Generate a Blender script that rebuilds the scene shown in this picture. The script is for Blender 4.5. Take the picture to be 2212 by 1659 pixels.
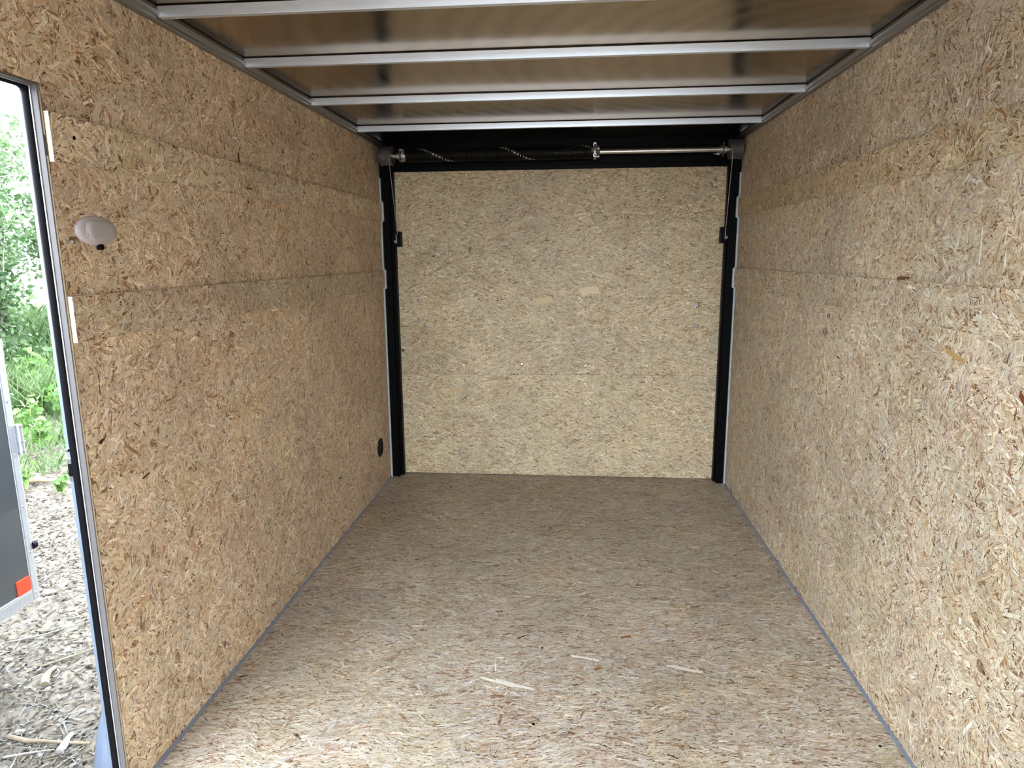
import bpy, bmesh, math, random
import numpy as np
from mathutils import Vector, Matrix

random.seed(7)
for o in list(bpy.data.objects):
    bpy.data.objects.remove(o)
C = bpy.context.scene.collection
SC = bpy.context.scene
PI = math.pi

# ------------------------------------------------------------------ camera
YAW, PITCH, ROLL = -0.0881, -0.1891, -0.0071
CAM = Vector((1.111, 0.0, 1.358))
cy_, sy_ = math.cos(YAW), math.sin(YAW)
f0 = Vector((sy_, cy_, 0)); r0 = Vector((cy_, -sy_, 0)); u0 = Vector((0, 0, 1))
cp_, sp_ = math.cos(PITCH), math.sin(PITCH)
fw = f0 * cp_ + u0 * sp_; up = -f0 * sp_ + u0 * cp_
cr_, sr_ = math.cos(ROLL), math.sin(ROLL)
rt = r0 * cr_ + up * sr_; up2 = -r0 * sr_ + up * cr_
cd = bpy.data.cameras.new('camera'); cam = bpy.data.objects.new('camera', cd); C.objects.link(cam)
m = Matrix((rt, up2, -fw)).transposed().to_4x4(); m.translation = CAM
cam.matrix_world = m
cd.sensor_width = 36; cd.sensor_fit = 'HORIZONTAL'; cd.lens = 36 * 1450.9 / 2212
cd.clip_start = 0.02; cd.clip_end = 300
SC.camera = cam

# ------------------------------------------------------------------ world, exposure
SC.view_settings.view_transform = 'Standard'
SC.view_settings.look = 'None'
SC.view_settings.gamma = 1.0
SC.view_settings.use_curve_mapping = False
SC.view_settings.exposure = 2.85
w = bpy.data.worlds.new('overcast_sky'); SC.world = w; w.use_nodes = True
bg = w.node_tree.nodes['Background']
bg.inputs[0].default_value = (0.83, 0.925, 1.0, 1); bg.inputs[1].default_value = 2.0
SC.cycles.max_bounces = 10
SC.cycles.diffuse_bounces = 6
SC.cycles.glossy_bounces = 5
SC.cycles.sample_clamp_indirect = 6

# ------------------------------------------------------------------ dimensions (metres)
W, D, H = 2.0405, 4.019, 1.971        # inside width, ramp door plane, wall height
ZC = 2.008                            # roof sheet
YJ = 1.403                            # far jamb of the side door
ZJ = 1.718                            # head of the side door
YN = 0.15                             # near jamb of the side door
YF = -1.5                             # front end of the trailer
GZ = -0.52                            # ground

def lin(c):
    return tuple(((x / 255) / 12.92 if x / 255 <= 0.04045 else ((x / 255 + 0.055) / 1.055) ** 2.4) for x in c)

# ------------------------------------------------------------------ materials
def mat(name, rgb, rough=0.5, metal=0.0, spec=0.5, noise=None, bump=None, coat=0.0):
    mt = bpy.data.materials.new(name); mt.use_nodes = True
    nt = mt.node_tree; b = nt.nodes['Principled BSDF']
    col = lin(rgb) + (1,)
    b.inputs['Base Color'].default_value = col
    b.inputs['Roughness'].default_value = rough
    b.inputs['Metallic'].default_value = metal
    b.inputs['Specular IOR Level'].default_value = spec
    b.inputs['Coat Weight'].default_value = coat
    tc = nt.nodes.new('ShaderNodeTexCoord')
    if noise:
        sc, amt, stretch = noise
        mp = nt.nodes.new('ShaderNodeMapping'); mp.inputs['Scale'].default_value = stretch
        n = nt.nodes.new('ShaderNodeTexNoise'); n.inputs['Scale'].default_value = sc; n.inputs['Detail'].default_value = 5
        mr = nt.nodes.new('ShaderNodeMapRange'); mr.inputs[1].default_value = 0.3; mr.inputs[2].default_value = 0.7
        mr.inputs[3].default_value = 1 - amt; mr.inputs[4].default_value = 1 + amt
        mx = nt.nodes.new('ShaderNodeVectorMath'); mx.operation = 'SCALE'; mx.inputs[0].default_value = col[:3]
        L = nt.links
        L.new(tc.outputs['Object'], mp.inputs[0]); L.new(mp.outputs[0], n.inputs[0]); L.new(n.outputs[0], mr.inputs[0])
        L.new(mr.outputs[0], mx.inputs['Scale']); L.new(mx.outputs[0], b.inputs['Base Color'])
        if bump:
            bp = nt.nodes.new('ShaderNodeBump'); bp.inputs['Strength'].default_value = bump; bp.inputs['Distance'].default_value = 0.002
            L.new(n.outputs[0], bp.inputs['Height']); L.new(bp.outputs[0], b.inputs['Normal'])
    return mt

def attr_mat(name, rough=0.5, spec=0.4, grain=(30, 420), amt=0.14, transl=0.0):
    """Colour of each strand, leaf or chip from the mesh attribute 'tone', fine grain along its own length."""
    mt = bpy.data.materials.new(name); mt.use_nodes = True
    nt = mt.node_tree; b = nt.nodes['Principled BSDF']; L = nt.links
    at = nt.nodes.new('ShaderNodeAttribute'); at.attribute_name = 'tone'
    uv = nt.nodes.new('ShaderNodeUVMap'); uv.uv_map = 'grain'
    mp = nt.nodes.new('ShaderNodeMapping'); mp.inputs['Scale'].default_value = (grain[0], grain[1], 1)
    n = nt.nodes.new('ShaderNodeTexNoise'); n.noise_dimensions = '2D'; n.inputs['Scale'].default_value = 1; n.inputs['Detail'].default_value = 3
    mr = nt.nodes.new('ShaderNodeMapRange'); mr.inputs[1].default_value = 0.3; mr.inputs[2].default_value = 0.7
    mr.inputs[3].default_value = 1 - amt; mr.inputs[4].default_value = 1 + amt * 0.6
    mx = nt.nodes.new('ShaderNodeVectorMath'); mx.operation = 'SCALE'
    L.new(uv.outputs[0], mp.inputs[0]); L.new(mp.outputs[0], n.inputs[0]); L.new(n.outputs[0], mr.inputs[0])
    L.new(at.outputs['Color'], mx.inputs[0]); L.new(mr.outputs[0], mx.inputs['Scale']); L.new(mx.outputs[0], b.inputs['Base Color'])
    b.inputs['Roughness'].default_value = rough; b.inputs['Specular IOR Level'].default_value = spec
    if transl:
        t = nt.nodes.new('ShaderNodeBsdfTranslucent'); ms = nt.nodes.new('ShaderNodeMixShader'); ms.inputs[0].default_value = transl
        L.new(mx.outputs[0], t.inputs[0]); L.new(b.outputs[0], ms.inputs[1]); L.new(t.outputs[0], ms.inputs[2])
        L.new(ms.outputs[0], nt.nodes['Material Output'].inputs[0])
    return mt

def brushed(name, rgb, rough, var, centre=None, aniso=0.0):
    mt = mat(name, rgb, rough, 1.0)
    nt = mt.node_tree; b = nt.nodes['Principled BSDF']; L = nt.links
    tc = nt.nodes.new('ShaderNodeTexCoord')
    n = nt.nodes.new('ShaderNodeTexNoise'); n.inputs['Detail'].default_value = 4
    if centre:      # rolled sheet with sweeping arcs of polish
        wv = nt.nodes.new('ShaderNodeTexWave'); wv.wave_type = 'RINGS'; wv.rings_direction = 'Z'
        mp = nt.nodes.new('ShaderNodeMapping'); mp.inputs['Location'].default_value = centre
        wv.inputs['Scale'].default_value = 3.5; wv.inputs['Distortion'].default_value = 3; wv.inputs['Detail'].default_value = 4
        wv.inputs['Detail Scale'].default_value = 2.5
        L.new(tc.outputs['Object'], mp.inputs[0]); L.new(mp.outputs[0], wv.inputs[0]); src = wv.outputs['Fac']
    else:
        mp = nt.nodes.new('ShaderNodeMapping'); mp.inputs['Scale'].default_value = (3, 60, 60)
        n.inputs['Scale'].default_value = 4
        L.new(tc.outputs['Object'], mp.inputs[0]); L.new(mp.outputs[0], n.inputs[0]); src = n.outputs[0]
    mr = nt.nodes.new('ShaderNodeMapRange'); mr.inputs[3].default_value = rough - var; mr.inputs[4].default_value = rough + var
    L.new(src, mr.inputs[0]); L.new(mr.outputs[0], b.inputs['Roughness'])
    mc = nt.nodes.new('ShaderNodeMapRange'); mc.inputs[3].default_value = 0.86; mc.inputs[4].default_value = 1.07
    sc = nt.nodes.new('ShaderNodeVectorMath'); sc.operation = 'SCALE'; sc.inputs[0].default_value = lin(rgb)
    L.new(src, mc.inputs[0]); L.new(mc.outputs[0], sc.inputs['Scale']); L.new(sc.outputs[0], b.inputs['Base Color'])
    return mt

M = {}
M['strand'] = attr_mat('osb_strands', 0.47, 0.42)
M['core'] = mat('osb_core', (140, 112, 84), 0.7, noise=(60, 0.3, (1, 1, 1)))
M['strand_plain'] = mat('osb_far', (196, 176, 146), 0.6, noise=(60, 0.2, (1, 1, 1)))
M['edge_dark'] = mat('darkened_board_edge', (104, 88, 68), 0.8, noise=(160, 0.25, (1, 1, 1)))  # cut edge coloured darker to offset the strong light falling on it
M['osb_edge'] = mat('osb_cut_edge', (206, 192, 164), 0.8, noise=(220, 0.35, (1, 1, 1)), bump=0.6)
M['roof'] = brushed('roof_sheet', (168, 154, 135), 0.19, 0.02, centre=(-1.0, -1.2, 0))
M['bow'] = brushed('galvanised_bow', (224, 234, 250), 0.33, 0.07)
M['bow'].node_tree.nodes['Principled BSDF'].inputs['Metallic'].default_value = .75
M['rail'] = brushed('roof_rail', (150, 152, 155), 0.42, 0.08)
M['black'] = mat('black_paint', (5, 5, 6), 0.4, spec=0.06, noise=(30, 0.15, (1, 1, 1)))
M['black_flat'] = mat('black_plastic', (6, 6, 7), 0.5, spec=0.1, noise=(40, 0.15, (1, 1, 1)))
M['rubber'] = mat('black_rubber_seal', (9, 9, 15), 0.55, spec=0.12, noise=(60, 0.2, (1, 1, 1)))
M['alu'] = mat('mill_aluminium', (205, 208, 214), 0.42, 0.85, noise=(25, 0.06, (1, 1, 8)))
M['jamb'] = mat('grey_door_jamb', (92, 88, 90), 0.55, 0.15, noise=(25, 0.06, (1, 1, 1)))
M['trim'] = mat('grey_edge_trim', (178, 184, 190), 0.5, 0.2, noise=(25, 0.08, (1, 1, 1)))
M['cove'] = mat('grey_floor_angle', (136, 144, 164), 0.45, 0.3, noise=(18, 0.12, (1, 1, 1)))
M['zinc'] = mat('zinc_steel', (215, 215, 218), 0.28, 1.0, noise=(60, 0.1, (1, 1, 1)))
M['drum'] = mat('drum_casting', (130, 130, 133), 0.45, 0.8, noise=(300, 0.25, (1, 1, 1)))
M['flange'] = mat('door_flange', (118, 130, 146), 0.45, 0.4, noise=(25, 0.06, (1, 1, 1)))
M['cable'] = mat('steel_cable', (160, 160, 165), 0.42, 0.8, noise=(300, 0.25, (1, 1, 1)))
M['lamp'] = mat('lamp_plastic', (190, 182, 186), 0.35, noise=(8, 0.05, (1, 1, 1)))
M['lens'] = mat('lamp_lens', (178, 172, 174), 0.3, noise=(10, 0.04, (1, 1, 1)))
M['char'] = mat('charcoal_skin', (68, 72, 75), 0.22, noise=(3, 0.06, (1, 1, 1)), coat=0.3)
M['bounce_roof'] = mat('bounce_roof', (226, 228, 228), 0.5, noise=(3, 0.05, (1, 1, 1)))
M['red'] = mat('red_reflector', (235, 70, 40), 0.3, noise=(90, 0.1, (1, 1, 1)))
M['skin'] = mat('trailer_skin', (70, 72, 75), 0.3, noise=(3, 0.06, (1, 1, 1)))
M['fender'] = mat('fender_metal', (128, 140, 164), 0.32, 0.5, noise=(6, 0.05, (1, 1, 1)))
M['dirt'] = mat('dirt', (104, 96, 86), 0.95, noise=(9, 0.2, (1, 1, 1)), bump=0.8)
M['bark'] = mat('grey_bark', (150, 142, 134), 0.9, noise=(30, 0.25, (1, 1, 5)), bump=0.8)
M['twig'] = mat('dry_wood', (128, 115, 96), 0.85, noise=(30, 0.2, (1, 1, 1)), bump=0.5)
M['stone'] = mat('pale_stone', (140, 136, 132), 0.85, noise=(25, 0.15, (1, 1, 1)), bump=0.5)
M['leaf'] = attr_mat('leaves', 0.5, 0.35, (20, 20), 0.12, transl=0.4)
M['litter'] = attr_mat('leaf_litter', 0.85, 0.2, (60, 200), 0.2)
M['knot'] = mat('dark_wood_chip', (96, 62, 38), 0.6, noise=(90, 0.3, (1, 1, 1)))

# spring steel with a paint stripe laid along the wire before winding: a real marking on the coil
def spring_mat():
    mt = bpy.data.materials.new('spring_steel'); mt.use_nodes = True
    nt = mt.node_tree; b = nt.nodes['Principled BSDF']
    at = nt.nodes.new('ShaderNodeAttribute'); at.attribute_name = 'tone'
    nt.links.new(at.outputs['Color'], b.inputs['Base Color'])
    b.inputs['Roughness'].default_value = 0.45; b.inputs['Specular IOR Level'].default_value = 0.15
    return mt
M['spring'] = spring_mat()

# ------------------------------------------------------------------ object helpers
WO = {}     # world origin of each object (nothing is rotated, so offsets suffice)
def link(o, parent, origin):
    C.objects.link(o)
    origin = Vector(origin)
    if parent is not None:
        o.parent = parent; o.location = origin - WO[parent.name]
    else:
        o.location = origin
    WO[o.name] = origin
    return o
def empty(name, origin, label=None, cat=None, kind=None, group=None, parent=None):
    o = bpy.data.objects.new(name, None); o.empty_display_size = 0.1
    link(o, parent, origin); tag(o, label, cat, kind, group)
    return o
def tag(o, label=None, cat=None, kind=None, group=None):
    for k, v in (('label', label), ('category', cat), ('kind', kind), ('group', group)):
        if v: o[k] = v
    return o
class G:
    """Collects shapes in world coordinates; build() links them as one mesh object."""
    def __init__(s): s.v = []; s.f = []
    def add(s, vs, fs):
        n = len(s.v); s.v += [tuple(v) for v in vs]; s.f += [tuple(i + n for i in f) for f in fs]; return s
    def box(s, x0, x1, y0, y1, z0, z1):
        vs = [(x, y, z) for x in (x0, x1) for y in (y0, y1) for z in (z0, z1)]
        return s.add(vs, [(0, 1, 3, 2), (4, 6, 7, 5), (0, 4, 5, 1), (2, 3, 7, 6), (0, 2, 6, 4), (1, 5, 7, 3)])
    def prism(s, poly, axis, a, b):
        """closed outline in the plane across axis ('x': (y,z), 'y': (x,z), 'z': (x,y)) extruded from a to b"""
        n = len(poly); P = lambda p, t: {'x': (t, p[0], p[1]), 'y': (p[0], t, p[1]), 'z': (p[0], p[1], t)}[axis]
        vs = [P(p, a) for p in poly] + [P(p, b) for p in poly]
        fs = [tuple(range(n))[::-1], tuple(range(n, 2 * n))] + [(i, (i + 1) % n, n + (i + 1) % n, n + i) for i in range(n)]
        return s.add(vs, fs)
    def tube(s, pts, rad, sides=8, cap=True):
        pts = [Vector(p) for p in pts]; k = len(pts)
        rs = rad if isinstance(rad, (list, tuple)) else [rad] * k
        t0 = (pts[1] - pts[0]).normalized()
        a = t0.orthogonal().normalized(); vs = []
        for i, p in enumerate(pts):
            t = (pts[min(i + 1, k - 1)] - pts[max(i - 1, 0)]).normalized()
            a = (a - t * a.dot(t)).normalized(); b = t.cross(a)
            vs += [p + (a * math.cos(2 * PI * j / sides) + b * math.sin(2 * PI * j / sides)) * rs[i] for j in range(sides)]
        fs = [(i * sides + j, i * sides + (j + 1) % sides, (i + 1) * sides + (j + 1) % sides, (i + 1) * sides + j) for i in range(k - 1) for j in range(sides)]
        if cap: fs += [tuple(range(sides))[::-1], tuple(range((k - 1) * sides, k * sides))]
        return s.add(vs, fs)
    def lathe(s, c, prof, axis, sides=24, ry=1.0, cap=True):
        """prof: (offset along axis, radius); ry squashes the second cross axis"""
        c = Vector(c); ax = {'x': Vector((1, 0, 0)), 'y': Vector((0, 1, 0)), 'z': Vector((0, 0, 1)), '-y': Vector((0, -1, 0))}[axis]
        a = {'x': Vector((0, 1, 0)), 'y': Vector((1, 0, 0)), 'z': Vector((1, 0, 0)), '-y': Vector((1, 0, 0))}[axis]; b = ax.cross(a)
        vs = [c + ax * o + (a * math.cos(2 * PI * j / sides) + b * math.sin(2 * PI * j / sides) * ry) * r for o, r in prof for j in range(sides)]
        k = len(prof)
        fs = [(i * sides + j, i * sides + (j + 1) % sides, (i + 1) * sides + (j + 1) % sides, (i + 1) * sides + j) for i in range(k - 1) for j in range(sides)]
        if cap: fs += [tuple(range(sides))[::-1], tuple(range((k - 1) * sides, k * sides))]
        return s.add(vs, fs)
    def build(s, name, material, parent=None, bevel=0, smooth=False, label=None, cat=None, kind=None, group=None, seg=2):
        v = np.array(s.v); lo, hi = v.min(0), v.max(0)
        org = Vector(((lo[0] + hi[0]) / 2, (lo[1] + hi[1]) / 2, lo[2]))
        me = bpy.data.meshes.new(name); me.from_pydata([Vector(p) - org for p in s.v], [], s.f)
        bm = bmesh.new(); bm.from_mesh(me); bmesh.ops.recalc_face_normals(bm, faces=bm.faces); bm.to_mesh(me); bm.free()
        me.materials.append(material)
        if smooth:
            me.shade_smooth()
            try: me.set_sharp_from_angle(angle=math.radians(40))
            except Exception: pass
        o = bpy.data.objects.new(name, me); link(o, parent, org); tag(o, label, cat, kind, group)
        if bevel:
            b = o.modifiers.new('edge', 'BEVEL'); b.width = bevel; b.segments = seg; b.limit_method = 'ANGLE'
        return o

# ------------------------------------------------------------------ flat pieces in bulk (strands of the boards, litter, leaves)
def raw_mesh(name, V, cnt, tone, uv, material, parent, kind='stuff'):
    """V: (n, k, 3) polygons of k corners each, or a list of such batches"""
    if not isinstance(V, list): V, tone, uv = [V], [tone], [uv]
    P = np.concatenate([v.reshape(-1, 3) for v in V]); lo, hi = P.min(0), P.max(0)
    org = np.array([(lo[0] + hi[0]) / 2, (lo[1] + hi[1]) / 2, lo[2]])
    tot = np.concatenate([np.full(v.shape[0], v.shape[1], dtype=np.int32) for v in V])
    start = np.concatenate([[0], np.cumsum(tot)[:-1]]).astype(np.int32); N = len(P)
    me = bpy.data.meshes.new(name)
    me.vertices.add(N); me.vertices.foreach_set('co', (P - org).astype(np.float32).ravel())
    me.loops.add(N); me.loops.foreach_set('vertex_index', np.arange(N, dtype=np.int32))
    me.polygons.add(len(tot)); me.polygons.foreach_set('loop_start', start)
    try: me.polygons.foreach_set('loop_total', tot)
    except Exception: pass
    a = me.attributes.new('tone', 'FLOAT_COLOR', 'POINT')
    t = np.concatenate([np.repeat(c, v.shape[1], axis=0) for c, v in zip(tone, V)])
    a.data.foreach_set('color', np.concatenate([t, np.ones((N, 1))], axis=1).astype(np.float32).ravel())
    u = me.uv_layers.new(name='grain'); u.data.foreach_set('uv', np.concatenate([q.reshape(-1, 2) for q in uv]).astype(np.float32).ravel())
    me.update(calc_edges=True)
    me.materials.append(material)
    o = bpy.data.objects.new(name, me); link(o, parent, org)
    if kind: o['kind'] = kind
    return o

def lowfreq(u, v, seed, scale):
    r = np.random.RandomState(seed); g = r.rand(64, 64)
    x = u / scale + 13.3; y = v / scale + 7.7
    xi, yi = np.floor(x).astype(int), np.floor(y).astype(int); fx, fy = x - xi, y - yi
    fx = fx * fx * (3 - 2 * fx); fy = fy * fy * (3 - 2 * fy)
    q = lambda a, b: g[a % 64, b % 64]
    return (q(xi, yi) * (1 - fx) + q(xi + 1, yi) * fx) * (1 - fy) + (q(xi, yi + 1) * (1 - fx) + q(xi + 1, yi + 1) * fx) * fy

PAL = np.array([lin(c) for c in [(226, 217, 198), (218, 206, 182), (209, 197, 174), (208, 192, 176), (203, 188, 156), (224, 221, 206), (196, 174, 144), (190, 160, 130), (164, 130, 100), (240, 236, 226)]])
PW = np.array([.15, .21, .17, .13, .10, .08, .08, .06, .03, .03])
DARK = np.array([lin(c) for c in [(108, 80, 56), (76, 54, 36), (132, 100, 72), (54, 40, 28)]])
LAYERS = [  # count per m2, length, width, height above the core, dark share
    (2500, (.040, .100), (.008, .022), (.0000, .0004), 0.0),
    (6500, (.018, .055), (.0028, .009), (.0002, .0009), 0.004),
    (14000, (.006, .026), (.0008, .0028), (.0004, .0010), 0.13),
    (5600, (.004, .017), (.0005, .0016), (.0006, .0010), 1.0),
]
def strands(parent, P0, U, V, N, w, h, seed, ang=None, clip=None, dens=1.0, tint=(1, 1, 1), extra=(), holes=(), light=1.0, fine=1.0):
    """Wood strands pressed on the face of a board: flat slivers of real outline, each at its own height and slight tilt."""
    P0, U, V, N = (np.array(a, float) for a in (P0, U, V, N))
    rs = np.random.RandomState(seed); VV, TT, UU = [], [], []
    T6 = np.array([[-.5, -.5], [-.1, -.5], [.5, -.5], [.5, .5], [.1, .5], [-.5, .5]])
    T4 = T6[[0, 2, 3, 5]]
    def emit(cu, cv, L, Wd, th, z, tone, jit=1.0, T=T6):
        n = len(cu); m = len(T)
        loc = np.repeat(T[None], n, 0).copy()
        loc[:, :, 0] += rs.uniform(-.13, .13, (n, m)) * jit
        loc[:, :, 1] *= 1 + rs.uniform(-.35, .25, (n, m)) * jit
        taper = rs.rand(n) < .3
        loc[taper, m // 2 - 1:m // 2 + 1, 1] *= rs.uniform(.1, .6, (taper.sum(), 1))
        shear = rs.uniform(-1, 1, n) * jit
        lx = loc[:, :, 0] * L[:, None] + loc[:, :, 1] * Wd[:, None] * shear[:, None]; ly = loc[:, :, 1] * Wd[:, None]
        ly = ly + (rs.uniform(-.05, .05, n) * np.minimum(L, Wd * 6))[:, None] * (4 * loc[:, :, 0] ** 2)          # a little curl
        c, s = np.cos(th)[:, None], np.sin(th)[:, None]
        pu = cu[:, None] + lx * c - ly * s; pv = cv[:, None] + lx * s + ly * c
        tx = rs.normal(0, .006, n)[:, None]; ty = rs.normal(0, .02, n)[:, None]
        pz = np.clip(z[:, None] + np.clip(lx * tx, -.0003, .0003) + np.clip(ly * ty, -.0003, .0003), .00003, .0016)
        if clip is not None: pu, pv = clip(cu[:, None], cv[:, None], pu, pv)
        else: pu = np.clip(pu, 0, w); pv = np.clip(pv, 0, h)
        VV.append(P0 + pu[..., None] * U + pv[..., None] * V + pz[..., None] * N); TT.append(tone)
        off = rs.rand(n, 1, 2) * 40
        UU.append(np.stack([lx, ly], -1) + off)
    pat = lambda u, v: lowfreq(u, v, seed + 1, .16)
    for li, (cnt, Lr, Wr, Zr, dk) in enumerate(LAYERS):
        n = int(cnt * w * h * dens / fine ** 2)
        cu = rs.rand(n) * w; cv = rs.rand(n) * h
        keep = np.ones(n, bool)
        for (hu, hv, hr) in holes: keep &= (cu - hu) ** 2 + (cv - hv) ** 2 > hr * hr
        if clip is not None: keep &= clip(cu, cv, None, None)
        cu, cv = cu[keep], cv[keep]; n = len(cu)
        L = rs.uniform(*Lr, n) * rs.uniform(.7, 1.15, n) * fine; Wd = rs.uniform(*Wr, n) * fine
        fld = lowfreq(cu, cv, seed + 3, .13)            # strands lie in streams where the mat was combed
        if ang is None: th = np.where(rs.rand(n) < .5, rs.rand(n) * PI, fld * 2.4 * PI + rs.normal(0, .45, n))
        else: th = np.where(rs.rand(n) < .14, rs.rand(n) * PI, ang[0] + (fld - .5) * .8 + rs.normal(0, ang[1] * .75, n))
        z = rs.uniform(*Zr, n)
        pk = PAL[rs.choice(len(PAL), n, p=PW / PW.sum())]
        d = rs.rand(n) < dk
        pk[d] = DARK[rs.choice(len(DARK), d.sum(), p=[.4, .25, .25, .1])]
        p1 = pat(cu, cv)[:, None]; p2 = lowfreq(cu, cv, seed + 2, .06)[:, None] * .55 + lowfreq(cu, cv, seed + 4, .3)[:, None] * .6
        warm = np.where(p1 > .5, np.array([[1.0, .965, .90]]), np.array([[1.0, .955, .95]]))
        tone = pk * (1 + (p2 - .57) * .36) * (1 + (warm - 1) * np.abs(p1 - .5) * 2.4) * rs.uniform(.76, 1.15, (n, 1)) * np.array(tint) * light
        emit(cu, cv, L, Wd, th, z, tone, 1.0, T6 if li < 2 else T4)
    if extra:
        e = np.array([x[:5] for x in extra], float)
        emit(e[:, 0], e[:, 1], e[:, 2], e[:, 3], e[:, 4], np.linspace(.00105, .0012, len(e)), np.array([lin(x[5]) for x in extra]), .6)
    return raw_mesh('wood_strands', VV, None, TT, UU, M['strand'], parent)

# ================================================================== SETTING: floor
fl = empty('floor', (W / 2, 1.2, 0), 'pale strand board floor of the trailer', 'floor', 'structure')
YS = 2.52
for (y0, y1, sd, ex) in ((YF, YS - .0006, 11, [
        (.94, 0, .125, .020, -.30, (236, 232, 224)), (1.17, 0, .10, .014, -.22, (240, 236, 226)), (1.50, 0, .11, .018, -.28, (232, 226, 214)),
        (1.21, 0, .028, .014, .6, (150, 104, 66)), (1.32, 0, .04, .02, .3, (158, 112, 72)), (.88, 0, .12, .012, -.35, (240, 238, 230))]),
        (YS + .0006, D + .05, 12, [])):
    b = G().box(0, W, y0, y1, -.018, 0).build('strand_board', M['core'], fl)
    ys = max(y0, .45)
    ex2 = []
    if ex:
        for (x, _, L, w_, a, c), yy in zip(ex, (1.93, 2.10, 2.06, 2.04, 2.24, 1.945)): ex2.append((x, yy - ys, L, w_, a, c))
    strands(b, (0, ys, 0), (1, 0, 0), (0, 1, 0), (0, 0, 1), W, y1 - ys, sd, ang=(0, .38), tint=(.98, .985, 1.05), light=.92, extra=ex2)
for i, (x, y) in enumerate(((1.022, 2.147), (1.012, 1.753), (1.985, 1.739))):
    G().lathe((x, y, .0012), [(0, .0045), (.001, .004), (.0012, .0025)], 'z', 10).build('floor_screw', M['black_flat'], fl, smooth=True)
G().box(-.06, W + .06, YF, D + .06, -.11, -.019).build('floor_frame', M['black'], fl)

# ================================================================== SETTING: left wall
ZB = 0.0
wl = empty('wall_left', (0, 2.6, 0), 'left wall of strand board with two proud battens', 'wall', 'structure')
b = G()
b.prism([(YJ + .0, 0), (D - .03, 0), (D - .03, H + .03), (YF, H + .03), (YF, 0), (YN, 0), (YN, ZJ), (YJ, ZJ)], 'x', -.009, 0)
b = b.build('strand_board', M['core'], wl)
Y0 = .4; HL = D - .03 - Y0
def clipL(cu, cv, pu, pv):
    above = cv > ZJ
    if pu is None: return above | (cu > YJ - Y0)
    pu = np.where(above, np.clip(pu, 0, HL), np.clip(pu, YJ - Y0 + .0005, HL))
    pv = np.where(above & (cu < YJ - Y0 + .02), np.clip(pv, ZJ + .0005, H + .025), np.clip(pv, 0, H + .025))
    return pu, pv
VY, VZ = 3.727, .254
strands(b, (0, Y0, 0), (0, 1, 0), (0, 0, 1), (1, 0, 0), HL, H + .025, 21, clip=clipL, tint=(1.03, .96, .90), light=1.13, holes=[(VY - Y0, VZ, .06)],
        extra=[(2.256 - Y0, 1.685, .012, .034, .1, (84, 50, 30)), (1.455 - Y0, .93, .018, .011, .5, (70, 40, 22)), (1.468 - Y0, .938, .020, .005, .9, (130, 84, 54)), (1.60 - Y0, .795, .034, .006, .2, (88, 54, 30)),
               (1.62 - Y0, 1.71, .085, .012, -.55, (222, 204, 180)), (1.58 - Y0, 1.70, .07, .02, 1.0, (226, 210, 186)), (1.83 - Y0, 1.83, .08, .016, -.7, (226, 208, 184))])
# cut edge of the board along the door opening
G().box(-.009, .0012, YJ - .0012, YJ, 0, ZJ).box(-.009, .0012, YN, YJ, ZJ - .0012, ZJ).build('board_edge', M['edge_dark'], wl)
def batten(parent, x, s, y0, y1, z0, z1, seed, tint, t=.0095, light=1.0, extra=()):
    g = G().box(min(x, x + s * t), max(x, x + s * t), y0, y1, z0, z1)
    bb = g.build('batten', M['core'], parent)
    if s > 0: strands(bb, (x + t, y0, z0), (0, 1, 0), (0, 0, 1), (1, 0, 0), y1 - y0, z1 - z0, seed, tint=tint, light=light, extra=extra)
    else: strands(bb, (x - t, y0, z0), (0, 1, 0), (0, 0, 1), (-1, 0, 0), y1 - y0, z1 - z0, seed, tint=tint, light=light, extra=extra)
    # pale sawn edges
    xa, xb = sorted((x, x + s * (t + .0012)))
    G().box(xa, xb, y0 - .0008, y0 - .0001, z0, z1).box(xa, xb, y0, y1, z1 + .0001, z1 + .0008).box(xa, xb, y0, y1, z0 - .0008, z0 - .0001).build('sawn_edge', M['osb_edge'], bb)
    return bb
batten(wl, .0014, 1, YJ + .002, D - .035, 1.562, 1.663, 31, (1.0, .975, .93), light=1.2,
       extra=[(.72, .07, .075, .018, .25, (220, 204, 172)), (.63, .03, .08, .02, .3, (222, 206, 174)), (.33, .06, .07, .02, -.8, (214, 192, 160))])
batten(wl, .0014, 1, YJ + .002, D - .035, 1.173, 1.274, 32, (1.0, .965, .93))
# wall frame and outer skin
G().prism([(YJ, -.1), (D + .05, -.1), (D + .05, ZC + .03), (YF, ZC + .03), (YF, -.1), (YN, -.1), (YN, ZJ), (YJ, ZJ)], 'x', -.042, -.038).build('outer_skin', M['skin'], wl)
# little wall screws
for (y, z) in ((1.445, 1.395),):
    G().lathe((.001, y, z), [(0, .006), (.0015, .0055), (.002, .003)], 'x', 12).build('wall_screw', M['zinc'], wl, smooth=True)
for (y, z, a) in ((1.473, 1.62, 0), (2.30, 1.545, 0)):
    G().lathe((.0115 if z > 1.56 else .001, y, z), [(0, .005), (.0008, .0045), (.001, .002)], 'x', 8).build('wall_screw', M['black_flat'], wl)

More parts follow.
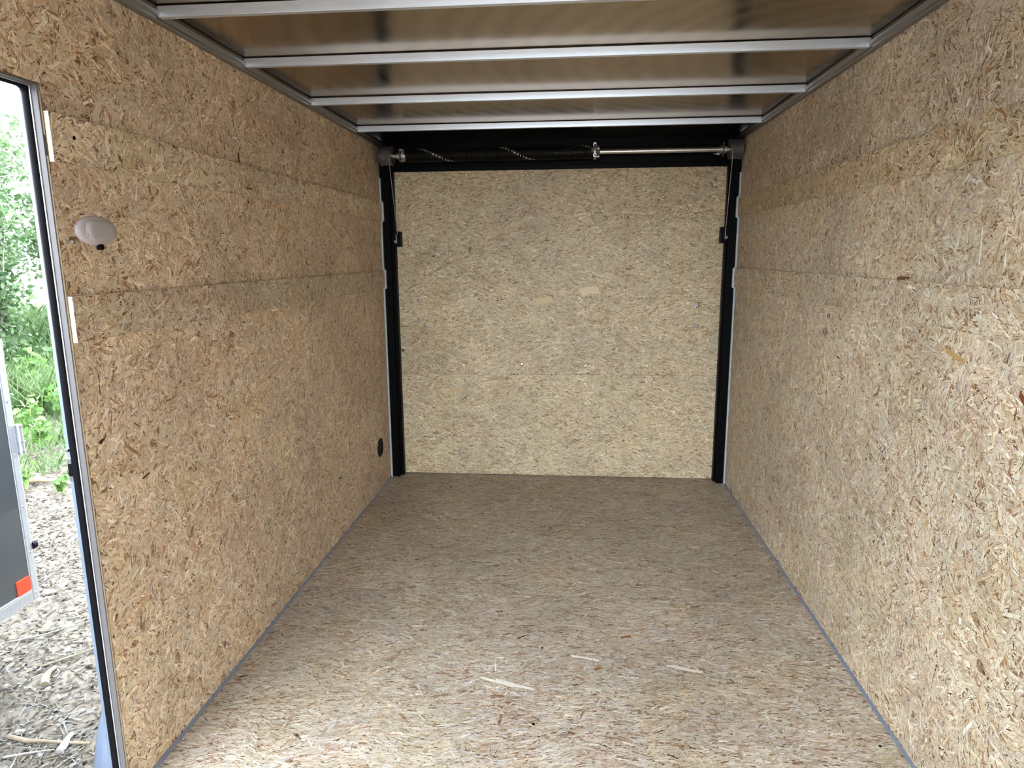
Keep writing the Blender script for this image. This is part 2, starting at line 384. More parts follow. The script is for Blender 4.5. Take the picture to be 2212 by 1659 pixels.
# side door opening
dr = empty('door_1', (-.02, YJ, 0), 'side door opening with grey jamb and black rubber seal', 'doorway', 'structure')
def jamb_bar(name, x0, x1, inset, dep, material, bevel=.001):
    """one profile of the frame run up the far jamb and along the head: faces stand 'inset' inside the opening"""
    g = G()
    g.prism([(YJ - inset, -.03), (YJ + dep, -.03), (YJ + dep, ZJ + dep), (YN - dep, ZJ + dep), (YN - dep, -.03), (YN + inset, -.03), (YN + inset, ZJ - inset), (YJ - inset, ZJ - inset)], 'x', x0, x1)
    return g.build(name, material, dr, bevel=bevel)
jamb_bar('door_jamb', -.0165, -.0028, .0035, .02, M['jamb'])
jamb_bar('jamb_lip', -.0195, -.0165, .006, .02, M['alu'])
jamb_bar('outer_flange', -.047, -.0385, .004, .02, M['flange'])
g = G()
yy, zz = YJ - .001, ZJ - .001
g.tube([(-.029, yy, -.03), (-.029, yy, zz - .02), (-.029, yy - .006, zz - .006), (-.029, yy - .02, zz), (-.029, YN + .02, zz), (-.029, YN + .001, zz - .02), (-.029, YN + .001, -.03)], .0095, 12)
g.build('rubber_seal', M['rubber'], dr, smooth=True)
G().box(-.0065, .0005, YJ - .0025, YJ + .001, 1.573, 1.615).build('rubber_shim', M['black_flat'], dr)
G().box(-.046, -.030, YJ - .0075, YJ - .004, .85, .905).build('latch_strike', M['zinc'], dr, bevel=.001)
G().box(-.0445, -.036, YJ - .0082, YJ - .0074, .862, .892).build('strike_slot', M['black_flat'], dr)
G().box(-.046, -.0385, YJ - .010, YJ - .004, .921, .927).build('strike_screw', M['zinc'], dr)
G().box(-.05, .0, YN, YJ, -.05, -.02).build('door_sill', M['alu'], dr, bevel=.002)

# ================================================================== SETTING: right wall
wr = empty('wall_right', (W, 2.6, 0), 'right wall of strand board with two proud battens', 'wall', 'structure')
b = G().box(W, W + .009, YF, D - .03, 0, H + .03).build('strand_board', M['core'], wr)
Y1 = .2
strands(b, (W, Y1, 0), (0, 1, 0), (0, 0, 1), (-1, 0, 0), D - .03 - Y1, H + .025, 41, tint=(1.0, .975, .95), light=1.04,
        extra=[(1.647 - Y1, 1.372, .088, .0055, 1.52, (238, 232, 218)), (1.555 - Y1, 1.345, .038, .007, 1.5, (240, 234, 220)), (1.56 - Y1, 1.395, .034, .005, 1.55, (236, 230, 214)),
               (2.0 - Y1, 1.2885, .07, .010, 0, (112, 76, 56)), (1.44 - Y1, 1.06, .03, .016, .6, (120, 70, 40)), (3.777 - Y1, .024, .02, .03, .2, (70, 42, 26)),
               (1.70 - Y1, 1.11, .09, .016, .2, (190, 158, 104)), (2.2 - Y1, 1.75, .08, .014, .7, (214, 192, 156))])
batten(wr, W - .0014, -1, Y1, D - .035, 1.562, 1.664, 42, (1.0, .93, .79), light=.95)
batten(wr, W - .0014, -1, Y1, D - .035, 1.175, 1.282, 43, (1.0, .975, .94))
G().box(W + .038, W + .042, YF, D + .05, -.1, ZC + .03).build('outer_skin', M['skin'], wr)

# grey angle where walls meet the floor
def cove(name, x, s, y0, label):
    g = G(); sh = [(x + s * .0016, .0012), (x + s * .0085, .0012), (x + s * .0080, .0028), (x + s * .0042, .0055), (x + s * .0030, .0088), (x + s * .0016, .0095)]
    g.prism(sh, 'y', y0, D - .06)
    o = g.build(name, M['cove'], None, smooth=True); tag(o, label, 'baseboard', 'structure')
cove('baseboard_left', 0, 1, YJ + .002, 'thin grey angle along the foot of the left wall')
cove('baseboard_right', W, -1, YF, 'thin grey angle along the foot of the right wall')

# ================================================================== SETTING: ceiling
ce = empty('ceiling', (W / 2, 1.5, ZC), 'bare metal roof sheet on cross bows', 'ceiling', 'structure')
# sheet, slightly oil-canned between the bows
bows = [-.55, .05, .65, 1.25, 1.83, 2.31, 2.89, 3.51]
g = G(); nx, ny = 24, 90; vs = []; rs = np.random.RandomState(3)
for j in range(ny + 1):
    y = YF + (D + .05 - YF) * j / ny
    for i in range(nx + 1):
        x = -.03 + (W + .06) * i / nx
        z = ZC + .0022 + .0006 * math.sin(x * 3.1 + y * 2.2) + .0003 * math.sin(y * 7 + x * 1.3) * math.sin(x * 2.1)
        vs.append((x, y, z))
fs = [(j * (nx + 1) + i, j * (nx + 1) + i + 1, (j + 1) * (nx + 1) + i + 1, (j + 1) * (nx + 1) + i) for j in range(ny) for i in range(nx)]
g.add(vs, fs); sh = g.build('roof_sheet', M['roof'], ce, smooth=True)
G().box(-.042, W + .042, YF, D + .06, ZC + .012, ZC + .03).build('outer_roof', M['skin'], ce)
for yb in bows:
    zb = 1.980
    G().prism([(yb, zb), (yb + .018, zb), (yb + .022, ZC - .002), (yb + .030, ZC - .002), (yb + .030, ZC), (yb - .0026, ZC - .001)], 'x', .022, W - .022).build('roof_bow', M['bow'], ce, bevel=.0015)
    for x0, x1 in ((.004, .026), (W - .026, W - .004)):
        G().prism([(yb - .012, zb - .002), (yb + .016, zb - .003), (yb + .03, ZC), (yb - .016, ZC)], 'x', x0 if x0 < 1 else x1 - .004, x0 + .004 if x0 < 1 else x1).build('bow_clip', M['rail'], ce, bevel=.001)
for s, x in ((1, 0), (-1, W)):
    g = G(); q = [(x + s * .0015, H), (x + s * .016, H + .001), (x + s * .019, H + .004), (x + s * .019, H + .010), (x + s * .026, H + .016), (x + s * .0275, H + .022), (x + s * .020, ZC), (x + s * .0015, ZC)]
    g.prism(q, 'y', YF, D - .03); g.build('roof_rail', M['rail'], ce, smooth=True)

# ================================================================== SETTING: rear frame and ramp door
YP = 3.955     # inside face of the posts
def post(name, x0, x1, xi, label):
    e = empty(name, ((x0 + x1) / 2, YP, 0), label, 'door post', 'structure')
    lo, hi = sorted((x0, x1)); s = 1 if x1 > x0 else -1
    G().box(lo, hi, YP, D + .05, -.002, 1.99).build('post_face', M['black'], e, bevel=.0015)
    a, b_ = sorted((x1 - s * .001, xi)); G().box(a, b_, YP + .035, D + .05, -.002, 1.88).build('post_stop', M['black'], e, bevel=.0015)
    a, b_ = sorted((x1 - s * .004, x1 + s * .0015)); G().box(a, b_, YP - .0015, YP + .004, .002, 1.86).build('post_lip', M['black'], e, bevel=.0008)
    g = G(); xw = 0 if s > 0 else W
    pr = [(0, .010), (1.165, .010), (1.172, .021), (1.276, .021), (1.286, .010), (1.553, .010), (1.56, .021), (1.666, .021), (1.676, .010), (1.80, .010)]
    poly = [(xw + s * .0015, 0)] + [(xw + s * d, z) for z, d in pr] + [(xw + s * .0015, 1.80)]
    g.prism(poly, 'y', YP - .016, YP - .003); g.build('edge_trim', M['trim'], e, label='light grey stepped trim against the boards')
post('trim_1', .0, .050, .070, 'black steel post left of the rear ramp door')
post('trim_2', W, W - .050, W - .062, 'black steel post right of the rear ramp door')
hd = empty('trim_3', (W / 2, D, 1.87), 'black steel header above the rear ramp door', 'door header', 'structure')
G().box(0, W, D - .012, D + .05, 1.868, ZC + .003).build('header_face', M['black'], hd, bevel=.002)
G().box(.048, W - .048, D + .0, D + .05, 1.842, 1.868).build('header_stop', M['black'], hd, bevel=.001)
G().box(.06, W - .06, D - .019, D - .010, 1.8655, 1.8715).build('header_lip', M['black'], hd, bevel=.0012)
G().box(.05, W - .05, D - .03, D - .012, 1.955, 1.975).build('header_rib', M['black'], hd, bevel=.003)
G().box(.02, W - .02, D + .045, D + .06, -.1, ZC + .02).build('rear_skin', M['skin'], hd)

rd = empty('door_2', (W / 2, D + .03, 0), 'closed rear ramp door faced with two strand boards', 'ramp door', 'structure')
for (z0, z1, sd) in ((.004, .6446, 51), (.6456, 1.866, 52)):
    b = G().box(.045, W - .045, D + .012, D + .024, z0, z1).build('strand_board', M['core'], rd)
    ex = []
    if z0 > .5: ex = [(.083 - .05, .789 - z0, .02, .018, 0, (84, 40, 30)), (1.17 - .05, 1.02 - z0, .05, .022, .5, (226, 206, 170)), (.95 - .05, 1.09 - z0, .1, .034, .1, (216, 196, 150)), (1.22 - .05, 1.15 - z0, .10, .045, .1, (228, 210, 176))]
    else: ex = [(.6, .615, .11, .03, .06, (188, 158, 126)), (.36, .54, .1, .03, .02, (206, 178, 140)), (1.50, .35, .03, .10, .1, (208, 184, 146))]
    strands(b, (.05, D + .012, z0), (1, 0, 0), (0, 0, 1), (0, -1, 0), W - .10, z1 - z0, sd, ang=(0, .5), tint=(1.0, .95, .82), extra=ex, light=.93, fine=.85)
for i, (x, z) in enumerate(((.195, 1.091), (.193, .974), (1.85, 1.063), (1.85, .941))):
    g = G().lathe((x, D + .0105, z), [(0, .0115), (.001, .011), (.0014, .008)], '-y', 16); g.build('bolt', M['drum'], rd, smooth=True)
    G().lathe((x, D + .009, z), [(0, .0075), (.002, .006), (.0025, .003)], '-y', 10).build('bolt', M['cable'], rd, smooth=True)
for (x, z) in ((.458, .699), (.816, .708), (1.202, .699), (1.568, .702), (.456, .601), (1.203, .588), (1.568, .606)):
    G().lathe((x, D + .0105, z), [(0, .0052), (.0010, .0048), (.0013, .002)], '-y', 12).build('screw_head', M['zinc'], rd, smooth=True)
# cable brackets riding on the door edges
for (xc, s, z0) in ((.083, 1, 1.413), (W - .066, -1, 1.42)):
    e = G(); a, b_ = sorted((xc - s * .018, xc + s * .022)); e.box(a, b_, D - .045, D + .011, z0, z0 + .088)
    br = e.build('cable_bracket', M['black_flat'], rd, bevel=.003)
    G().lathe((xc - s * .006, D - .056, z0 + .03), [(0, .008), (.008, .008), (.012, .005)], 'y', 10).build('clevis_bolt', M['drum'], br, smooth=True)
    G().box(xc - .003, xc + .003, D - .052, D - .044, z0 + .02, z0 + .075).build('clevis', M['drum'], br, bevel=.001)
    g = G()
    for k in range(4): g.box(a + .012, b_ - .006, D - .0475, D - .045, z0 + .016 + k * .016, z0 + .022 + k * .016)
    g.build('bracket_rib', M['rubber'], br, bevel=.001, kind='stuff')

# ================================================================== torsion spring gear under the header
YS_, ZS_ = 3.900, 1.915
ts = empty('torsion_spring', (W / 2, YS_, ZS_ - .05), 'black torsion spring on a bright shaft with a cable drum at each end', 'spring')
G().lathe((.03, YS_, ZS_), [(0, .0125), (W - .06, .0125)], 'x', 20).build('shaft', M['zinc'], ts, smooth=True, label='bright steel shaft')
# the coil
x0, x1, Rc, rw = .175, 1.222, .034, .0029
turns = int((x1 - x0) / .0059); SPT, CS = 28, 6
n = turns * SPT; i = np.arange(n + 1); ph = 2 * PI * i / SPT; xx = x0 + (x1 - x0) * i / n
cen = np.stack([xx, YS_ - Rc * np.cos(ph), ZS_ + Rc * np.sin(ph)], 1)
rad = np.stack([0 * xx, -np.cos(ph), np.sin(ph)], 1); ax = np.array([1., 0, 0])
V = np.concatenate([(cen + rw * (math.cos(2 * PI * k / CS) * rad + math.sin(2 * PI * k / CS) * ax))[:, None] for k in range(CS)], 1).reshape(-1, 3)
q = np.arange(n)[:, None] * CS; k = np.arange(CS)[None]; k2 = (k + 1) % CS
F = np.stack([q + k, q + k2, q + CS + k2, q + CS + k], -1).reshape(-1, 4)
me = bpy.data.meshes.new('coil'); org = np.array([(x0 + x1) / 2, YS_, ZS_ - Rc])
me.from_pydata((V - org).tolist(), [], F.tolist()); me.shade_smooth()
a = me.attributes.new('tone', 'FLOAT_COLOR', 'POINT')
d = ((np.arctan2(np.sin(ph), np.cos(ph)) - PI / 2) / (2 * PI) + (xx - .225) / .455) % 1.0      # painted line winds round as the coil is wound up
white = np.minimum(d, 1 - d) < .010
tone = np.where(np.repeat(white, CS)[:, None], np.array([[.75, .75, .72, 1]]), np.array([[.006, .0065, .0065, 1]]))
a.data.foreach_set('color', tone.astype(np.float32).ravel())
me.materials.append(M['spring']); o = bpy.data.objects.new('coil', me); link(o, ts, org); tag(o, 'black coil with a white paint line winding round it')
# winding cone with set screws
g = G().lathe((1.205, YS_, ZS_), [(0, .029), (.02, .030), (.022, .040), (.034, .041), (.040, .034), (.052, .024), (.056, .016)], 'x', 24)
wc = g.build('winding_cone', M['cable'], ts, smooth=True)
for an in (-2.5, -1.0, .5, 2.0):
    G().lathe((1.241, YS_ - .030 * math.cos(an), ZS_ + .030 * math.sin(an)), [(0, .006), (.016, .006), (.018, .004)], 'x', 8).build('set_screw', M['zinc'], wc)
for an in (-.5, 1.0):
    g = G(); c_ = Vector((1.233, YS_ - .043 * math.cos(an), ZS_ + .043 * math.sin(an)))
    g.tube([c_ + Vector((.008 * math.cos(t), 0, .008 * math.sin(t))) for t in np.linspace(0, 2 * PI, 15)], .003, 6, cap=False); g.build('winding_socket', M['zinc'], wc, smooth=True)
# stationary cone, bolts and bearing plate at the left end
g = G().lathe((.150, YS_, ZS_), [(0, .032), (.006, .036), (.012, .034), (.02, .030), (.03, .029)], 'x', 24); sc_ = g.build('stationary_cone', M['cable'], ts, smooth=True)
for dz in (-.028, .030):
    G().lathe((.146, YS_ - .024, ZS_ + dz), [(0, .006), (.018, .006)], 'x', 6).build('cone_bolt', M['zinc'], sc_)
def plate(x):
    p = G().box(x, x + .003, YS_ - .020, YS_ + .022, ZS_ - .036, ZS_ + .034).build('bearing_plate', M['drum'], ts, bevel=.001)
    G().box(x - .001, x + .004, YS_ + .010, D - .013, ZS_ - .012, ZS_ + .030).build('plate_arm', M['black'], ts, bevel=.001)
plate(.140); plate(1.922)
for xa in (.118, 1.926):
    G().lathe((xa, YS_, ZS_), [(0, .017), (.003, .0195), (.017, .0195), (.020, .017)], 'x', 8).build('set_collar', M['zinc'], ts, bevel=.001)
G().lathe((1.903, YS_, ZS_), [(0, .015), (.003, .022), (.014, .022), (.017, .016)], 'x', 14).build('shaft_bearing', M['zinc'], ts, smooth=True)
G().tube([(1.868, YS_ - .03, ZS_ - .026), (1.885, YS_ - .03, ZS_ - .026), (1.886, YS_ - .03, ZS_ - .026), (1.90, YS_ - .03, ZS_ - .026)], [.0025, .003, .0065, .0065], 8).build('plate_bolt', M['zinc'], ts)
for (xa, xb) in ((.030, .100), (1.957, 2.020)):
    pf = [(0, .020), (0, .056), (.003, .056), (.004, .049)]
    n_ = 11
    for k_ in range(n_):
        xk = .004 + (xb - xa - .008) * k_ / n_; st = (xb - xa - .008) / n_
        pf += [(xk, .0485), (xk + st * .5, .0510)]
    pf += [(xb - xa - .004, .049), (xb - xa - .003, .056), (xb - xa, .056), (xb - xa, .020)]
    dm = G().lathe((xa, YS_, ZS_), pf, 'x', 40).build('cable_drum', M['drum'], ts, smooth=True)
    G().lathe((xa - .006 if xa < 1 else xb, YS_ - .04, ZS_ + .022), [(0, .007), (.006, .007)], 'x', 6).build('drum_screw', M['zinc'], dm)
for pts in ([(.087, YS_ - .051, ZS_ - .01), (.0925, D - .055, 1.489)], [(1.967, YS_ - .051, ZS_ - .01), (1.974, D - .055, 1.495)]):
    G().tube(pts, .0019, 8).build('lift_cable', M['cable'], ts, smooth=True)

# ================================================================== dome light and vent on the left wall
LY, LZ = 1.519, 1.4205
lp = empty('dome_light', (.001, LY, LZ), 'oval pale plastic dome light on the left wall above a black switch', 'lamp')
def sup(a, b, n, x, m_=40):
    out = []
    for k in range(m_):
        t = 2 * PI * k / m_; c, s = math.cos(t), math.sin(t)
        out.append((x, LY + a * math.copysign(abs(c) ** (2 / n), c), LZ + b * math.copysign(abs(s) ** (2 / n), s)))
    return out
def loft(rings):
    m_ = len(rings[0]); vs = [p for r in rings for p in r]
    fs = [(i * m_ + j, i * m_ + (j + 1) % m_, (i + 1) * m_ + (j + 1) % m_, (i + 1) * m_ + j) for i in range(len(rings) - 1) for j in range(m_)]
    return G().add(vs, fs + [tuple(range(m_))[::-1], tuple(range((len(rings) - 1) * m_, len(rings) * m_))])
loft([sup(.0675, .0335, 2.15, .0012), sup(.068, .034, 2.15, .0035), sup(.066, .0325, 2.15, .0075), sup(.060, .0285, 2.2, .0105), sup(.054, .024, 2.3, .0115)]).build('lamp_housing', M['lamp'], lp, smooth=True)
def sh_(r, d): return [(x, y + d, z) for x, y, z in r]
lz = loft([sh_(sup(.0520, .0275, 3.2, .0085), .004), sh_(sup(.0500, .0262, 3.4, .0105), .0045), sh_(sup(.0430, .0212, 3.6, .0160), .006), sh_(sup(.0400, .019, 3.4, .0172), .0065), sh_(sup(.03, .014, 3.0, .0176), .0065)]).build('lamp_lens', M['lens'], lp, smooth=True, label='raised frosted lens')
lz.data.set_sharp_from_angle(angle=math.radians(24))
g = G().box(.002, .012, LY - .004, LY + .010, LZ - .043, LZ - .030); sw = g.build('switch', M['black_flat'], lp, bevel=.0015, label='small black rocker switch')
for dy in (-.043,):
    G().box(.0095, .0135, LY + dy - .001, LY + dy + .003, LZ - .014, LZ - .006).build('lens_clip', M['lamp'], lp)

vt = empty('wall_vent', (.001, VY, VZ), 'round black vent low on the left wall near the rear corner', 'vent')
G().lathe((-.006, VY, VZ), [(0, .0595), (.0076, .0595), (.0076, .056), (0, .056)], 'x', 32, cap=False).build('cut_hole_edge', M['osb_edge'], vt, smooth=True)
G().lathe((-.006, VY, VZ), [(0, .0562), (.009, .0562), (.0105, .0545), (.0105, .044), (.0078, .042), (.0076, .01)], 'x', 32).build('vent_body', M['black_flat'], vt, smooth=True)
for k in range(4):
    z = VZ - .026 + k * .017; hw = math.sqrt(max(.0405 ** 2 - (z - VZ) ** 2, 0))
    G().box(.0012, .0048, VY - hw, VY + hw, z, z + .004).build('vent_slat', M['black'], vt)
for t in (.6, 2.6, 4.6):
    G().lathe((.0045, VY + .049 * math.cos(t), VZ + .049 * math.sin(t)), [(0, .003), (.0012, .002)], 'x', 8).build('vent_screw', M['zinc'], vt)

# ================================================================== OUTSIDE
OUT = .36     # grass colour darkened to offset the high exposure outdoors
# ground
g = G(); rs = np.random.RandomState(5)
xs = np.concatenate([np.linspace(-60, -14, 12), np.linspace(-13, 2, 70), np.linspace(3, 60, 14)])
ys = np.concatenate([np.linspace(-60, -3, 12), np.linspace(-2, 16, 80), np.linspace(18, 60, 10)])
X, Y = np.meshgrid(xs, ys); 
def ghe(x, y):
    x = np.asarray(x, float); y = np.asarray(y, float)
    d = np.sqrt((x - 1.1) ** 2 + y ** 2)
    bank = np.clip((d - 8.5) / 7, 0, 1); bank = bank * bank * (3 - 2 * bank) * .55
    return GZ + (lowfreq(x, y, 9, .45) - .5) * .045 + (lowfreq(x, y, 10, 1.5) - .5) * .07 + np.where(x < -1.9, bank, 0)
Z = ghe(X, Y); nx, ny = len(xs), len(ys)
g.add(np.stack([X, Y, Z], -1).reshape(-1, 3).tolist(), [(j * nx + i, j * nx + i + 1, (j + 1) * nx + i + 1, (j + 1) * nx + i) for j in range(ny - 1) for i in range(nx - 1)])
gd = g.build('ground', M['dirt'], None, smooth=True, label='pale dirt ground outside the side door', cat='ground', kind='structure')

def scatter(name, n, region, Lr, Wr, pal, seed, label, cat, up=0.0, tilt=.15, hz=(.002, .012), parent=None, mtl='litter', kind='stuff'):
    rs = np.random.RandomState(seed); x, y = region(rs, n); n = len(x)
    L = rs.uniform(*Lr, n); Wd = rs.uniform(*Wr, n); th = rs.rand(n) * 2 * PI
    T = np.array([[-.5, -.15], [-.15, -.5], [.25, -.45], [.5, 0], [.25, .45], [-.15, .5]])
    loc = np.repeat(T[None], n, 0) * (1 + rs.uniform(-.25, .25, (n, 6, 2)))
    lx = loc[:, :, 0] * L[:, None]; ly = loc[:, :, 1] * Wd[:, None]
    z = ghe(x, y) + rs.uniform(*hz, n)
    px = x[:, None] + lx * np.cos(th)[:, None] - ly * np.sin(th)[:, None]; py = y[:, None] + lx * np.sin(th)[:, None] + ly * np.cos(th)[:, None]
    pz = z[:, None] + lx * rs.normal(0, tilt, n)[:, None] + ly * rs.normal(0, tilt, n)[:, None]
    p = np.array([lin(c) for c in pal]) * (OUT if 'grass' in name else .23); tone = p[rs.randint(0, len(p), n)] * rs.uniform(.8, 1.15, (n, 1))
    o = raw_mesh(name, np.stack([px, py, pz], -1), None, tone, np.stack([lx, ly], -1) + rs.rand(n, 1, 2) * 30, M[mtl], parent, kind)
    tag(o, label, cat); return o
def strip(t0, t1, half):
    """the ground seen through the doorway: a strip running out from the door, generous on both sides"""
    def f(rs, n):
        t = rs.uniform(t0, t1, n); s = rs.normal(0, half, n) * (.5 + t / 6)
        x = -.55 - .70 * t + s; y = 1.75 + .72 * t + s * .7
        k = x < -.35
        return x[k], y[k]
    return f
LIT = [(226, 216, 200), (206, 192, 170), (186, 166, 142), (160, 138, 114), (236, 230, 222), (214, 206, 198), (132, 112, 92), (196, 182, 166), (112, 96, 82)]
scatter('leaf_litter', 9000, strip(0, 9, .55), (.012, .055), (.002, .016), LIT, 61, 'dry leaf litter and chips strewn on the pale dirt', 'leaf litter')
scatter('dead_leaves', 9000, strip(2.0, 8.2, .42), (.015, .06), (.004, .020), LIT[:4] + LIT[6:], 64, 'curled dead leaves thick on the ground beyond the near dirt', 'leaf litter', tilt=.2, hz=(.003, .018))
scatter('twig_litter', 7500, strip(0, 9, .6), (.05, .22), (.003, .007), LIT, 62, 'thin dry twigs strewn over the dirt', 'twigs', tilt=.08)
scatter('gravel', 5000, strip(0, 4, .4), (.006, .03), (.005, .02), [(222, 216, 208), (200, 190, 178), (236, 232, 226), (176, 164, 150)], 63, 'small gravel chips on the dirt close to the door', 'gravel', tilt=.5, hz=(.003, .012))

def stone(x, y, a, b, c, rot, seed, label, name='stone'):
    rs = np.random.RandomState(seed); bm = bmesh.new(); bmesh.ops.create_icosphere(bm, subdivisions=2, radius=1)
    z = float(ghe(x, y)); g = G(); cs, sn = math.cos(rot), math.sin(rot); vs = []
    for v in bm.verts:
        k = 1 + rs.uniform(-.16, .16); p = v.co * k
        vs.append((x + p.x * a * cs - p.y * b * sn, y + p.x * a * sn + p.y * b * cs, z + c * .45 + max(p.z, -.8) * c))
    fs = [[v.index for v in f.verts] for f in bm.faces]; bm.free(); g.add(vs, fs)
    return g.build(name, M['stone'], None, label=label, cat='stone', group='loose stones outside the door')
stone(-1.075, 2.20, .022, .015, .011, .3, 1, 'pale angular stone just left of the long dry stick')
stone(-.925, 2.352, .016, .012, .009, .8, 2, 'small white stone nearest the trailer fender')
stone(-1.50, 2.63, .024, .016, .012, .2, 3, 'pale stone below the neighbouring trailer corner')
stone(-1.165, 2.46, .015, .012, .008, 1.2, 4, 'small flat stone on open dirt past the stick')
stone(-1.34, 2.44, .017, .012, .009, 2.2, 5, 'white stone further left, halfway to the neighbouring trailer')
stone(-1.80, 3.25, .035, .022, .014, .5, 6, 'grey stone in the litter behind the neighbouring trailer')
stone(-1.00, 2.30, .012, .010, .007, 1.6, 7, 'tiny pale stone between the stick and the fender')
stone(-1.30, 2.75, .020, .014, .008, 1.0, 8, 'low pale stone among twigs in mid dirt')
def stick(name, pts, r, label, cat='stick', mt='twig', lift=.012, group=None):
    P = []
    for i, (x, y, dz) in enumerate(pts): P.append((x, y, float(ghe(x, y)) + lift + dz))
    k = len(P); rs_ = [r * (1 - .45 * i / (k - 1)) * (1 + .15 * math.sin(i * 2.3)) for i in range(k)]
    return G().tube(P, rs_, 8).build(name, M[mt], None, smooth=True, label=label, cat=cat, group=group)
stick('dry_stick', [(-1.09, 2.165, 0), (-1.0, 2.15, .002), (-.92, 2.157, .002), (-.84, 2.16, 0), (-.75, 2.168, 0)], .0085, 'long pale peeled stick lying by the foot of the doorway')
stick('bark_chip', [(-.83, 2.105, 0), (-.836, 2.14, .004), (-.85, 2.18, .006), (-.858, 2.21, 0)], .016, 'pale grey bark chip lying across the long stick', 'bark', 'stone')
stick('bark_chip', [(-1.19, 2.475, 0), (-1.22, 2.52, .006), (-1.235, 2.56, .004), (-1.24, 2.60, 0)], .017, 'curved bark chip on bare dirt past the stick', 'bark', 'twig')
stick('dry_stick', [(-3.75, 4.95, 0), (-3.43, 5.02, .01), (-3.2, 5.05, 0), (-2.9, 4.98, 0)], .03, 'thick pale branch lying across the litter', 'stick', 'twig', .03)
stick('fallen_branch', [(-6.3, 7.4, 0), (-5.9, 7.7, .04), (-5.7, 8.0, .08), (-5.45, 8.5, .1)], .05, 'grey fallen branch at the edge of the green weeds', 'branch', 'bark', .05)
stick('dry_twig', [(-1.30, 2.60, 0), (-1.20, 2.72, .004), (-1.12, 2.86, .002), (-1.06, 2.98, 0)], .005, 'thin twig slanting over the dirt beside the fender', 'twig')
stick('dry_twig', [(-1.02, 2.06, 0), (-.94, 2.09, .003), (-.86, 2.12, 0)], .004, 'thin dark twig just in front of the long stick', 'twig', 'bark')
stick('dry_twig', [(-1.62, 2.78, 0), (-1.50, 2.86, .004), (-1.36, 3.02, 0)], .005, 'thin twig in the litter below the neighbouring trailer', 'twig', 'bark')

# weeds and grass
def blades(name, n, region, hr, wr, pal, seed, label, cat, droop=.5):
    rs = np.random.RandomState(seed); x, y = region(rs, n); n = len(x)
    h = rs.uniform(*hr, n) * (.6 + .8 * lowfreq(x, y, seed, .6)); wd = rs.uniform(*wr, n); th = rs.rand(n) * 2 * PI; z = ghe(x, y) - .01
    dx, dy = np.cos(th), np.sin(th); lean = rs.uniform(.05, droop, n) * h
    ph = rs.rand(n) * 2 * PI; wx, wy = np.cos(ph) * wd / 2, np.sin(ph) * wd / 2
    q = lambda f, l, k: np.stack([x + dx * lean * l + wx * k, y + dy * lean * l + wy * k, z + h * f], -1)
    V = np.stack([q(0, 0, -.7), q(0, 0, .7), q(.5, .25, 1), q(1, 1, .1), q(1, 1, -.1), q(.5, .25, -1)], 1)
    p = np.array([lin(c) for c in pal]) * (OUT if 'grass' in name else .23); tone = p[rs.randint(0, len(p), n)] * rs.uniform(.8, 1.15, (n, 1))
    o = raw_mesh(name, V, None, tone, rs.rand(n, 6, 2), M['leaf'], None, 'stuff'); tag(o, label, cat); return o
GR = [(168, 208, 124), (146, 190, 108), (190, 220, 152), (128, 172, 100), (206, 228, 172), (156, 194, 140)]
blades('grass', 26000, strip(7.2, 15, .75), (.18, .55), (.008, .016), GR, 71, 'tall bright green grass on the bank behind the trailers', 'grass', .9)
def leaves(name, ctr, n, spread, size, pal, seed, parent=None, kind='stuff', label=None, cat=None, shell=0.0):
    rs = np.random.RandomState(seed)
    d = rs.normal(0, 1, (n, 3)); d /= np.linalg.norm(d, axis=1, keepdims=True); r = rs.rand(n, 1) ** (1 / 3 if shell == 0 else shell)
    c = np.array(ctr)[rs.randint(0, len(ctr), n)] + d * r * np.array(spread)
    a = rs.normal(0, 1, (n, 3)); a /= np.linalg.norm(a, axis=1, keepdims=True)
    b = np.cross(a, rs.normal(0, 1, (n, 3))); b /= np.linalg.norm(b, axis=1, keepdims=True)
    s = rs.uniform(*size, n)[:, None, None]
    T = np.array([[-.5, 0], [-.2, -.3], [.2, -.26], [.55, 0], [.2, .26], [-.2, .3]])
    V = c[:, None] + s * (T[None, :, :1] * a[:, None] + T[None, :, 1:] * b[:, None])
    p = np.array([lin(q) for q in pal]) * .33; tone = p[rs.randint(0, len(p), n)] * rs.uniform(.8, 1.15, (n, 1))
    o = raw_mesh(name, V, None, tone, rs.rand(n, 6, 2), M['leaf'], parent, kind); tag(o, label, cat); return o
rs = np.random.RandomState(77)
def along(t, s, z=0):
    x = -.55 - .70 * t + s * .72; y = 1.75 + .72 * t + s * .70
    return (x, y, float(ghe(x, y)) + z)
blades('short_grass', 5200, strip(4.6, 8.0, .55), (.05, .20), (.006, .012), GR, 72, 'short sparse grass coming up through the dead leaves', 'grass', .9)
# broad leaved weeds, one by one
WD = [(176, 222, 120), (150, 206, 104), (196, 232, 150), (132, 188, 96)]
def weed(t, s, h, n, sz, seed, label):
    p = along(t, s); e = empty('leafy_weed', p, label, 'weed', group='weeds at the edge of the dirt')
    g = G(); rr = random.Random(seed); tips = []
    for k in range(5):
        a_ = rr.uniform(0, 2 * PI); hh = h * rr.uniform(.6, 1); o_ = rr.uniform(.1, .35) * h
        q = [Vector(p), Vector(p) + Vector((math.cos(a_) * o_ * .4, math.sin(a_) * o_ * .4, hh * .55)), Vector(p) + Vector((math.cos(a_) * o_, math.sin(a_) * o_, hh))]
        g.tube(q, [.006, .004, .002], 5); tips += [q[1], q[2], (q[1] + q[2]) / 2]
    g.build('stem', M['leaf_stem'], e)
    leaves('foliage', [tuple(v) for v in tips], n, (h * .22, h * .22, h * .16), sz, WD, seed, e)
M['leaf_stem'] = mat('green_stem', (140, 180, 96), 0.6, noise=(20, 0.15, (1, 1, 1)))
